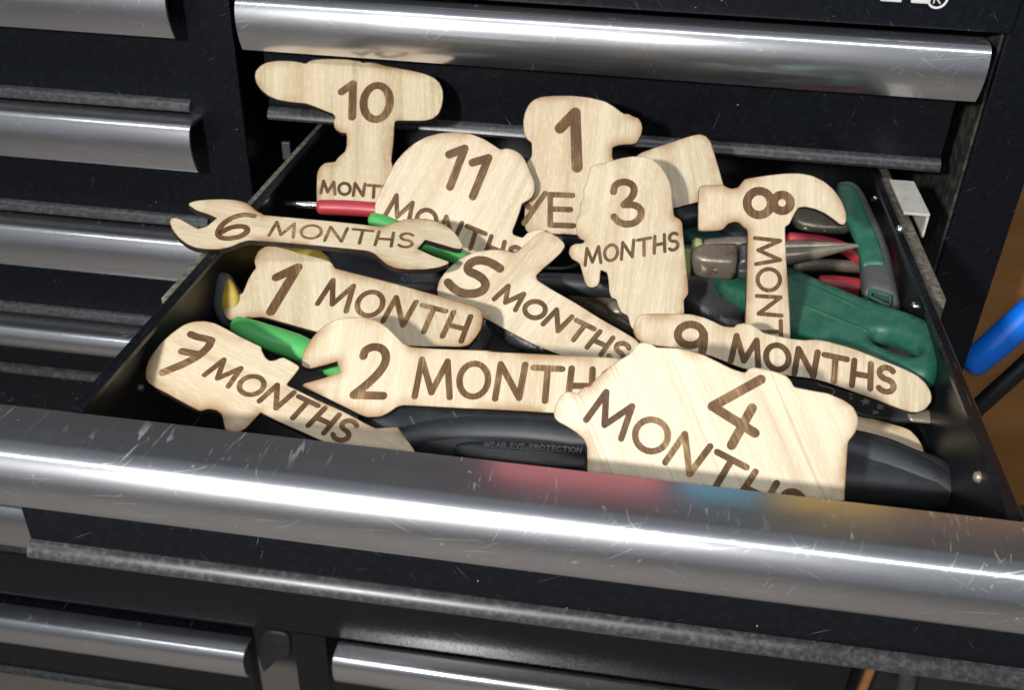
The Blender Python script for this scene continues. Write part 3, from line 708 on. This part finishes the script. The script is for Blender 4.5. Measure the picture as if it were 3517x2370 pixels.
# 2 months: wrench
pl2 = Plane('P', (1000, 860), -0.020, 36)
plaque(pl2, px('E', [(1110,1095),(1120,1075),(1200,1055),(1280,1030),(1338,1010),(1338,1010),(1320,945),(1320,945),(1250,965),(1150,990),(1110,970),(1108,950),(1115,900),(1140,850),(1180,790),(1240,730),(1320,690),(1400,677),(1480,678),(1560,700),(1620,740),(1680,800),(1720,840),(1760,857),(1900,868),(2265,880)])
  + px('F', [(300,550),(700,570),(1130,590),(1240,600),(1260,900),(1100,930),(720,930),(500,915),(300,905),(0,895)])
  + px('E', [(2100,1225),(1900,1215),(1715,1205),(1680,1215),(1630,1250),(1580,1275),(1500,1278),(1450,1260),(1350,1210),(1250,1160),(1150,1115)]),
  'single-jaw wrench birch plaque engraved 2 MONTHS, its jaw round a green handle', 88,
  num('E', [crv('E', [(1478,912),(1488,875),(1540,853),(1598,868),(1618,920),(1595,985),(1520,1065),(1425,1140)]), lin('E', (1420,1145),(1596,1150))], 50),
  [word('S', 'MONTHS', (1424,1364), (2130,1384), (10,-128), (10,-112), 22)])
# 9 months
pl9 = Plane('P', (1780, 830), -0.013, 42)
plaque(pl9, px('F', [(1207,420),(1212,390),(1230,345),(1255,322),(1330,317),(1450,318),(1560,320),(1640,340),(1700,365),(1760,395),(1800,400),(1830,400)])
  + px('D', [(400,1070),(440,1062),(490,1070),(530,1095),(560,1120),(620,1135),(720,1155),(800,1165),(880,1160),(960,1175),(1100,1215),(1250,1275),(1400,1335),(1480,1375),(1530,1420),(1560,1470),(1568,1510),(1560,1550)])
  + px('G', [(738,345),(715,378),(680,392),(650,390),(600,375),(500,335),(400,300),(300,265),(240,248),(150,237)])
  + px('F', [(1890,660),(1690,578),(1500,530),(1350,515),(1260,497),(1225,465)]),
  'long knife-shaped birch plaque engraved 9 MONTHS, lying against a dark green handle', 90,
  num('F', [ell('F', 1560, 448, 78, 64), crv('F', [(1642,440),(1645,490),(1630,560)])], 50),
  [word('D', 'MONTHS', (365,1290), (1338,1482), (14,-158), (8,-150), 36)])
# 4 months
pl4 = Plane('P', (1600, 950), -0.004, 53)
plaque(pl4, px('F', [(725,960),(720,930),(730,880),(760,830),(790,800),(830,797),(862,812),(880,790),(905,770),(945,765),(960,740),(1000,700),(1060,650),(1120,605),(1180,570),(1200,550),(1220,515),(1250,497),(1280,495),(1320,505),(1350,525),(1400,527),(1480,530),(1560,545),(1650,575),(1740,620),(1820,660),(1895,683),(1920,655),(1945,648),(2000,655),(2080,675),(2150,700),(2180,735),(2195,770),(2327,795)])
  + px('G', [(300,310),(370,340),(410,370),(428,410),(430,440),(415,480),(385,515),(380,600),(372,725),(371,780)])
  + px('F', [(1700,1450),(1300,1380),(925,1310),(925,1230),(925,1140),(905,1090),(860,1050),(800,1010),(750,985)]),
  'large pale sanded birch plaque engraved 4, standing against the drawer front', 62,
  num('F', [lin('F', (1993,722),(1695,888)), lin('F', (1695,888),(1955,1052)), lin('F', (1938,898),(1812,1128))], 60),
  [word('F', 'MONTHS', (918,972), (2160,1640), (95,-185), (120,-190), 40, 0.22)], 0.35, 0.8)
# plaque tip
plt_ = Plane('N2', (900, 720), -0.036, 28)
plaque(plt_, px('N2', [(400,480),(560,515),(720,540),(860,580),(1000,620),(1070,650),(1140,720),(1190,800),(1215,880),(1190,885),(1050,830),(850,760),(690,700),(560,660),(420,620)]),
  'rounded birch plaque tip between the black grip and the starred flat bar', 20)

# =================================================================== TOOLS IN THE DRAWER
# red screwdriver in front of the drill plaque
p = Plane('B', (760, 1100), -0.012, 5)
t = empty('screwdriver', tuple(on(p, 'B', [(760, 1100)])[0])); tag(t, 'red-handled screwdriver with short silver shaft below the drill plaque', 'screwdriver')
sweep_px('shaft', p, 'B', [(358, 1078), (600, 1090)], [24, 24], 'chrome_shaft', t, smooth_it=0, cap=1)
sweep_px('handle', p, 'B', [(590, 1100), (640, 1100), (800, 1106), (1050, 1125)], [50, 52, 54, 52], 'red_grip', t, n=10)

# bright green pliers: two handles
p = Plane('E', (1000, 850), -0.026, 18)
t = empty('green_pliers', tuple(on(p, 'E', [(1000, 850)])[0])); tag(t, 'pliers with two glossy bright green handles under the wrench plaques', 'pliers')
sweep_px('handle', p, 'E', [(722, 722), (800, 755), (950, 815), (1100, 865), (1330, 985), (1450, 1060)], [55, 72, 86, 86, 72, 60], 'bright_green_grip', t, flat=0.75)
p2 = Plane('E', (1700, 160), -0.013, 12, -0.1)
sweep_px('handle', p2, 'E', [(1535, 90), (1600, 108), (1850, 238), (2080, 338), (2200, 390)], [46, 54, 52, 50, 44], 'bright_green_grip', t, flat=0.8)
e1, e2 = on(p2, 'E', [(2200, 390)])[0], on(p, 'E', [(1450, 1060)])[0]
sweep('jaw', [e1, (e1[0]+0.003, e1[1]+0.004, -0.050), (0.11, -0.12, -0.057), (0.10, -0.16, -0.057), (e2[0]+0.002, e2[1]+0.010, -0.055), e2], [0.004, 0.005, 0.005, 0.005, 0.005, 0.004], 'dark_steel', t, 0.6)

# yellow and grey gripped tool at the left wall
p = Plane('N5', (260, 540), -0.024, 52)
t = empty('yellow_grip_tool', tuple(on(p, 'N5', [(260, 540)])[0])); tag(t, 'worn yellow and grey gripped tool under the plaque engraved 1 MONTH', 'hand tool')
pillow('grip', p, px('N5', [(165,480),(175,400),(205,345),(250,325),(300,345),(340,420),(400,500),(470,600),(470,720),(340,750),(240,715),(195,640),(170,560)]), 0.010, 0.004, 'grey_rubber', t)
pillow('grip_inlay', p.shifted(0.0042), px('N5', [(285,360),(320,400),(355,470),(370,540),(350,620),(270,640),(236,590),(236,530),(250,440)]), 0.004, 0.002, 'yellow_grip', t)
p = Plane('N5', (850, 180), -0.035, 15)
pillow('grip', p, px('N5', [(560,130),(760,148),(940,172),(1000,215),(1045,262),(1000,300),(800,270),(600,220)]), 0.009, 0.004, 'yellow_grip', t)

# dark slate plastic body under the wrench plaque
p = Plane('N5', (1250, 300), -0.046, 8)
o = pillow('tool_case', p, px('N5', [(960,140),(1350,150),(1560,260),(1850,370),(1860,520),(1500,520),(1000,420)]), 0.014, 0.004, 'slate_plastic'); tag(o, 'dark slate plastic tool body in the gap under the wrench plaque engraved 6', 'hand tool')

# serrated black jaw between 1 MONTH and 5 MONTHS
p = Plane('F', (500, 470), -0.042, 30)
teeth = []
for i in range(8):
    x, y = 335+i*27, 402+i*19
    teeth += [(x, y), (x+3, y+24), (x+14, y+10)]
o = pillow('adjustable_wrench', p, px('F', [(745, 566), (640, 580), (560, 556)]+teeth[::-1]+[(300, 372), (340, 352), (430, 370), (600, 440), (760, 530)]), 0.010, 0.0006, 'dark_steel', it=0, grid=0.0025)
tag(o, 'black serrated adjustable jaw showing below the plaque engraved 5', 'wrench')
r_ = on(p, 'F', [(650, 552)], 0.0046)[0]; sweep('rivet', [r_-p.n*0.001, r_+p.n*0.0006], [0.0030, 0.0026], 'dark_steel', o, 1.0, (0, 1, 0), n=14, smooth_it=0)

# black-handled rusty lever between 5 and 3
p = Plane('N3', (700, 560), -0.036, 15)
t = empty('locking_pliers', tuple(on(p, 'N3', [(700, 560)])[0])); tag(t, 'black-handled rusty lever tool with a bright round rivet beside the plaque engraved 5', 'pliers')
sweep_px('handle', p, 'N3', [(300, 520), (480, 540), (800, 560), (1150, 585), (1400, 600)], [95, 118, 125, 122, 110], 'black_rubber', t)
pb = p.shifted(-0.010)
pillow('lever', pb, px('N3', [(560,660),(930,650),(1120,680),(1300,800),(1480,1050),(1330,1080),(1250,1030),(1100,950),(850,800)]), 0.006, 0.0015, 'rusty_steel', t)
q = on(pb, 'N3', [(1160, 868)], 0.003)[0]; sweep('rivet', [q-p.n*0.002, q+p.n*0.001], [0.0058, 0.0052], 'oily_steel', t, 1.0, (0, 1, 0), n=18, cap=6, smooth_it=0)
sweep_px('spring_rod', pb, 'N3', [(380, 380), (620, 385), (760, 330)], [22, 22, 22], 'dark_steel', t)

# dark driver body behind, between 5 and 3
p = Plane('N3', (660, 90), -0.040, 10)
o = sweep_px('black_handle', p, 'N3', [(380, 40), (700, 90), (1000, 220)], [90, 95, 90], 'black_rubber'); tag(o, 'dark rubber handle deep in the drawer behind the short arm of plaque 5', 'handle')

# long-nose pliers
p = Plane('N4', (760, 780), -0.014, 12, 0.06)
t = empty('long_nose_pliers', tuple(on(p, 'N4', [(760, 780)])[0])); tag(t, 'dull steel long-nose pliers with lime sleeves passing behind the hammer plaque', 'pliers')
sweep_px('jaw', p, 'N4', [(700, 735), (1180, 716), (1500, 703), (1800, 694), (1935, 692)], [78, 76, 52, 22, 8], 'oily_steel', t)
sweep_px('jaw', p, 'N4', [(700, 850), (1180, 815), (1500, 762), (1800, 710), (1940, 696)], [90, 88, 58, 22, 7], 'oily_steel', t, lift=0.0006)
pillow('joint', p.shifted(0.003), px('N4', [(215,800),(300,768),(400,758),(660,752),(664,760),(662,940),(560,948),(320,932),(210,885)]), 0.012, 0.0011, 'rusty_steel', t, it=1)
box_pl = p.shifted(0.0015)
pillow('joint_block', box_pl, px('N4', [(666,756),(800,748),(830,760),(830,925),(800,940),(668,942)]), 0.012, 0.0008, 'dark_steel', t, it=0)
pillow('arm', p.shifted(-0.001), px('N4', [(300,700),(500,670),(780,655),(800,700),(800,760),(330,775)]), 0.010, 0.0014, 'rusty_steel', t, it=1)
pillow('sleeve', p.shifted(-0.0005), px('N4', [(205,680),(330,692),(332,765),(235,782),(200,770)]), 0.0115, 0.0025, 'lime_sleeve', t)
pillow('sleeve', p.shifted(0.001), px('N4', [(100,800),(210,784),(222,800),(210,900),(205,1000),(180,1010),(100,950)]), 0.0115, 0.0025, 'lime_sleeve', t)
sweep_px('handle', p, 'N4', [(225, 730), (100, 735), (-150, 720)], [44, 50, 55], 'slate_plastic', t)
sweep_px('handle', p, 'N4', [(150, 900), (20, 930), (-200, 980)], [60, 66, 66], 'slate_plastic', t)

# red-handled pliers beneath
p = Plane('N4', (1600, 1000), -0.040, 15)
t = empty('red_pliers', tuple(on(p, 'N4', [(1600, 1000)])[0])); tag(t, 'pliers with two glossy red handles under the long-nose pliers tip', 'pliers')
sweep_px('handle', p, 'N4', [(1180, 620), (1450, 645), (1680, 705), (1840, 800), (1950, 900)], [60, 62, 66, 66, 60], 'red_grip', t)
sweep_px('handle', p, 'N4', [(1480, 1055), (1600, 1080), (1800, 1115), (2000, 1150)], [60, 84, 98, 100], 'red_grip', t, lift=0.001)
sweep_px('tang', p.shifted(-0.004), 'N4', [(1250, 900), (1500, 880), (1900, 905)], [60, 62, 60], 'rusty_steel', t)

# green and grey snips handle by the right wall
p = Plane('D', (1230, 640), -0.012, 26, 0.3)
t = empty('snips', tuple(on(p, 'D', [(1230, 640)])[0])); tag(t, 'dark green and grey rubber snips handle standing beside the right drawer wall', 'snips')
hole = px('D', [(1205,912),(1322,950),(1312,1000),(1202,948)])
g = pillow('grip', p, px('D', [(985,250),(1060,233),(1115,245),(1160,290),(1210,400),(1265,510),(1320,650),(1345,760),(1365,860),(1383,950),(1380,1030),(1330,1060),(1200,1010),(1150,930),(1138,800),(1135,740),(1130,660),(1110,570),(1060,480),(1010,360)]), 0.012, 0.004, 'grey_rubber', t, [hole])
pillow('grip_inlay', p.shifted(0.0045), px('D', [(985,250),(1055,237),(1105,248),(1135,300),(1185,420),(1235,525),(1275,640),(1303,748),(1250,735),(1195,738),(1148,752),(1133,690),(1115,590),(1065,490),(1025,390)]), 0.006, 0.0026, 'green_grip', t, it=1)
hp = on(p, 'D', [(1203,908),(1325,948),(1316,1004),(1199,952),(1203,908)], 0.0056)
sweep('hanging_eye', hp, [0.0011]*5, 'green_grip', t, 0.8, tuple(p.n), n=8, cap=1, smooth_it=0)

# big green handle with hanging slot
p = Plane('D', (1600, 1250), -0.015, 6, 0.27)
slot = px('D', [(1210,1185),(1228,1158),(1300,1160),(1400,1200),(1490,1245),(1505,1275),(1480,1305),(1390,1300),(1300,1262),(1225,1220)])
t = empty('garden_shears', tuple(on(p, 'D', [(1100, 1060)])[0])); tag(t, 'big scuffed dark green plastic handle with a hanging slot behind the plaque engraved 9', 'shears')
g = pillow('handle', p, px('D', [(250,795),(300,778),(450,775),(600,770),(720,757),(800,792),(950,860),(1140,940),(1300,1000),(1450,1045),(1550,1090),(1610,1140),(1640,1210),(1642,1300),(1620,1370),(1560,1430),(1450,1430),(1250,1340),(1000,1260),(760,1180),(600,1080),(420,960),(290,880)]), 0.011, 0.0036, 'green_grip', t, [slot])
for a in ([(740,850),(950,945),(1200,1060)], [(740,985),(950,1075),(1180,1165)]):
    sweep('ridge', on(p, 'D', a, 0.0050), [0.0011, 0.0014, 0.0009], 'green_grip', g, 0.7, tuple(p.n), n=8, cap=2)
pillow('slot_floor', p.shifted(-0.0062), px('D', [(1180,1120),(1520,1230),(1500,1300),(1180,1220)]), 0.002, 0.0005, 'dark_steel', t)

# dark stamped head under the green handle
p = Plane('N4', (480, 1300), -0.042, 25)
o = pillow('pliers_head', p, px('N4', [(150,1010),(330,1020),(480,1080),(740,1270),(780,1420),(760,1560),(540,1560),(300,1420),(100,1260)]), 0.012, 0.003, 'dark_steel'); tag(o, 'dark stamped steel tool head between the plaques engraved 3 and 8', 'hand tool')
strokes_mesh('stamp', p.shifted(0.006), [ell('N4', 405, 1352, 14, 20, 0, 12), ell('N4', 440, 1372, 12, 20, 0, 12), lin('N4', (462,1372),(488,1402)), lin('N4', (486,1368),(466,1404))], 0.0006, 'grey_rubber', o)

# teal body seen between 3 and 8
p = Plane('N4', (330, 600), -0.040, 15)
o = pillow('teal_tool', p, px('N4', [(60,440),(250,500),(400,570),(640,650),(640,760),(400,740),(120,690)]), 0.010, 0.004, 'teal_plastic'); tag(o, 'dim teal plastic tool behind the long-nose pliers joint', 'hand tool')
p = Plane('N4', (600, 600), -0.046, 10)
o = pillow('dark_socket', p, px('N4', [(480,520),(640,470),(760,520),(780,660),(600,690),(480,620)]), 0.012, 0.005, 'black_rubber'); tag(o, 'black rubber tool end in the shadow under the hammer head', 'hand tool')
p = Plane('N4', (160, 400), -0.030, 25)
o = pillow('dark_grip', p, px('N4', [(20,310),(150,300),(300,330),(320,470),(150,500),(20,450)]), 0.010, 0.004, 'slate_plastic'); tag(o, 'dark grey grip end under the blank plaque corner', 'hand tool')
p = Plane('N4', (1400, 400), -0.034, 12)
o = pillow('steel_blade', p, px('N4', [(1180,330),(1450,320),(1700,420),(1800,560),(1500,560),(1200,500)]), 0.006, 0.002, 'oily_steel'); tag(o, 'dull steel blade in the shadow under the hammer claw', 'blade')

# flat black bar with a printed star
p = Plane('N2', (650, 380), -0.031, 20)
o = pillow('flat_bar', p, px('N2', [(-150,60),(0,120),(160,160),(400,225),(700,320),(1000,450),(1130,490),(1240,487),(1302,530),(1292,577),(1150,572),(900,570),(560,520),(400,420),(250,330),(0,260),(-150,220)]), 0.0024, 0.0006, 'slate_plastic', it=1); tag(o, 'flat black tool bar with a small printed star under the plaque engraved 9', 'tool bar')
ps = p.shifted(0.00125)
sc = [(635+r*math.cos(a), 372+r*0.72*math.sin(a)) for k in range(10) for a, r in [(math.radians(-95+36*k), 66 if k % 2 == 0 else 26)]]
L = ps.locs(px('N2', sc)); V, Fc, d = fill([L], [], 0.01)
me = mesh_from('printed_star', np.column_stack([V, np.full(len(V), 0.0001)]), Fc, ['print_silver'], None, False)
so = link('printed_star', me, o, ps.matrix())
def glyph(ch_, q, upv, rv):
    wd = GL[ch_][0]; return [px('N2', [(q[0]+rv[0]*x+upv[0]*y, q[1]+rv[1]*x+upv[1]*y) for x, y in s]) for s in GL[ch_][1]]
strokes_mesh('print', ps, glyph('E', (485, 285), (45, 0), (-6, 30))+glyph('M', (760, 400), (46, 12), (-8, 34))+glyph('A', (715, 465), (44, 2), (-4, 34))+[ell('N2', 490, 340, 6, 5, 0, 8)], 0.00085, 'print_silver', o)
strokes_mesh('stop_mark', ps, [lin('N2', (168,190),(180,208)), lin('N2', (180,208),(310,245)), crv('N2', [(310,245),(330,265),(322,295),(290,305)])], 0.0006, 'print_silver', o)
e_ = on(p, 'N2', [(1080, 525), (1285, 535)], 0.0010); sweep('worn_end', e_, [0.0028, 0.0034], 'oily_steel', o, 0.35, tuple(p.n), n=10, smooth_it=0)

# large black grip along the drawer front
p = Plane('N1', (900, 250), -0.038, 22)
t = empty('bolt_cutter', tuple(on(p, 'N1', [(900, 250)])[0])); tag(t, 'long curved black rubber grip with raised safety words along the drawer front', 'cutter')
grip = pillow('grip', p, px('N1', [(20,180),(150,150),(380,136),(480,120),(700,112),(900,106),(1150,112),(1400,135)])
   + px('N2', [(200,640),(560,700),(850,775),(1100,890),(1280,940),(1500,1060),(1700,1240),(1650,1400),(1250,1400),(500,1330)])
   + px('N1', [(1700,620),(1400,560),(1000,500),(450,420),(200,330)]), 0.016, 0.0045, 'black_rubber', t, grid=0.003)
ridge_px = px('N1', [(300,345),(560,312),(900,290),(1250,300),(1560,345)])+px('N2', [(120,800),(540,905),(900,1015),(1280,1180),(1500,1320)])
CR['S'] = (0, 0, 1)
P3 = on(p, 'S', ridge_px, 0.0050)
sweep('ridge', P3, [0.0045, 0.0058, 0.0064, 0.0066, 0.0066, 0.0064, 0.0062, 0.006, 0.0055, 0.004], 'black_rubber', grip, 0.75, tuple(p.n), n=16)
gp = p.shifted(0.0081)
for gs in ([lin('N1', (405,160),(432,212)), crv('N1', [(432,214),(560,200),(722,180)]), lin('N1', (690,122),(722,178))], [crv('N1', [(740,180),(900,180),(1150,186),(1360,200)])], [lin('N2', (530,775),(800,865))], [lin('N2', (815,840),(1030,915))]):
    strokes_mesh('groove', gp, gs, 0.0006, 'grey_rubber', grip)
# raised words on the lower side of the grip
pw_ = Plane('N1', (1200, 385), -0.0345, 40)
wb = pillow('label_band', pw_.shifted(-0.0018), px('N1', [(700,330),(1000,320),(1300,345),(1600,395),(1640,520),(1300,500),(1000,470),(700,420)]), 0.004, 0.0018, 'black_rubber', grip)
ws = word('N1', 'WEAR EYE PROTECTION', (900, 360), (1545, 402), (0, -33), (0, -33), 5, 0.3)
strokes_mesh('raised_words', pw_, ws[0], 0.00052, 'grey_rubber', grip, lift=0.0006)

# =================================================================== BESIDE THE CHEST
make_paint('garage_floor', (0.34, 0.30, 0.265), 0.7, 0.3, (0.25, 0.22, 0.19), 12)
tag(box('floor', (-2.0, -2.5, -0.80), (2.2, 1.2, -0.78), 'garage_floor', None, 0), kind='structure')
tag(box('wall', (-2.0, 0.75, -0.779), (2.2, 0.78, 1.5), 'dusty_post_side', None, 0), kind='structure')
box_o = box('brown_board', (0.385, 0.16, -0.34), (1.1, 0.19, 0.35), 'brown_board', None, 0.002); tag(box_o, 'orange brown wooden board standing right of the chest', 'board')
def hoz(u, v, y): return hit_y(u, v, y)
P3 = [hit_y(*px('C2', [q])[0], yy) for q, yy in (((760, 1450), 0.02), ((900, 1340), 0.02), ((1100, 1160), 0.025), ((1300, 980), 0.03), ((1600, 760), 0.05))]
o = sweep('hose', P3, [0.0088, 0.009, 0.009, 0.009, 0.009], 'blue_hose'); tag(o, 'thick bright blue hose against the right side of the chest', 'hose')
P3 = [hit_y(*px('N2', [q])[0], yy) for q, yy in (((1700, 460), 0.03), ((1850, 320), 0.03), ((2187, 20), 0.035), ((2500, -280), 0.05))]
o = sweep('cable', P3, [0.0055]*4, 'black_cable'); tag(o, 'black cable running below the blue hose beside the chest', 'cable')

# dark things standing low beside the chest
o = box('bin', (0.392, 0.06, -0.779), (0.75, 0.15, -0.36), 'black_rubber', None, 0.01); tag(o, 'black plastic bin standing low beside the chest', 'bin')
P3 = [hit_y(*q, 0.035) for q in ((2996, 2285), (2978, 2330), (2950, 2400), (2920, 2480))]
o = sweep('stick', P3, [0.0035]*4, 'brown_board'); tag(o, 'thin tan wooden stick leaning low beside the chest', 'stick')
P3 = [hit_y(*q, 0.045) for q in ((3120, 2290), (3115, 2340), (3100, 2420))]
o = sweep('pipe', P3, [0.0068]*3, 'grey_rubber'); tag(o, 'short grey pipe standing low beside the chest', 'pipe')

# invented boxes out of view, added to give coloured reflections in the pull of the open drawer
def tub(name, label, x0, x1, y0, y1, z0, h, mat, cat):
    t = empty(name, ((x0+x1)/2, (y0+y1)/2, z0)); tag(t, label, cat)
    box('body', (x0, y0, z0), (x1, y1, z0+h), mat, t, 0.008); box('lid', (x0-0.003, y0-0.003, z0+h+0.0005), (x1+0.003, y1+0.003, z0+h+0.010), mat, t, 0.003)
tub('reflection_box', 'coral red plastic box added on the tool chest for its reflection in the pull', 0.10, 0.215, 0.004, 0.10, 0.1765, 0.07, 'coral_plastic', 'box')
tub('reflection_box', 'cyan plastic box added on the tool chest for its reflection in the pull', 0.225, 0.275, 0.004, 0.10, 0.1765, 0.06, 'cyan_plastic', 'box')
tub('reflection_box', 'yellow plastic box added on the tool chest for its reflection in the pull', 0.285, 0.36, 0.004, 0.10, 0.1765, 0.06, 'yellow_plastic', 'box')
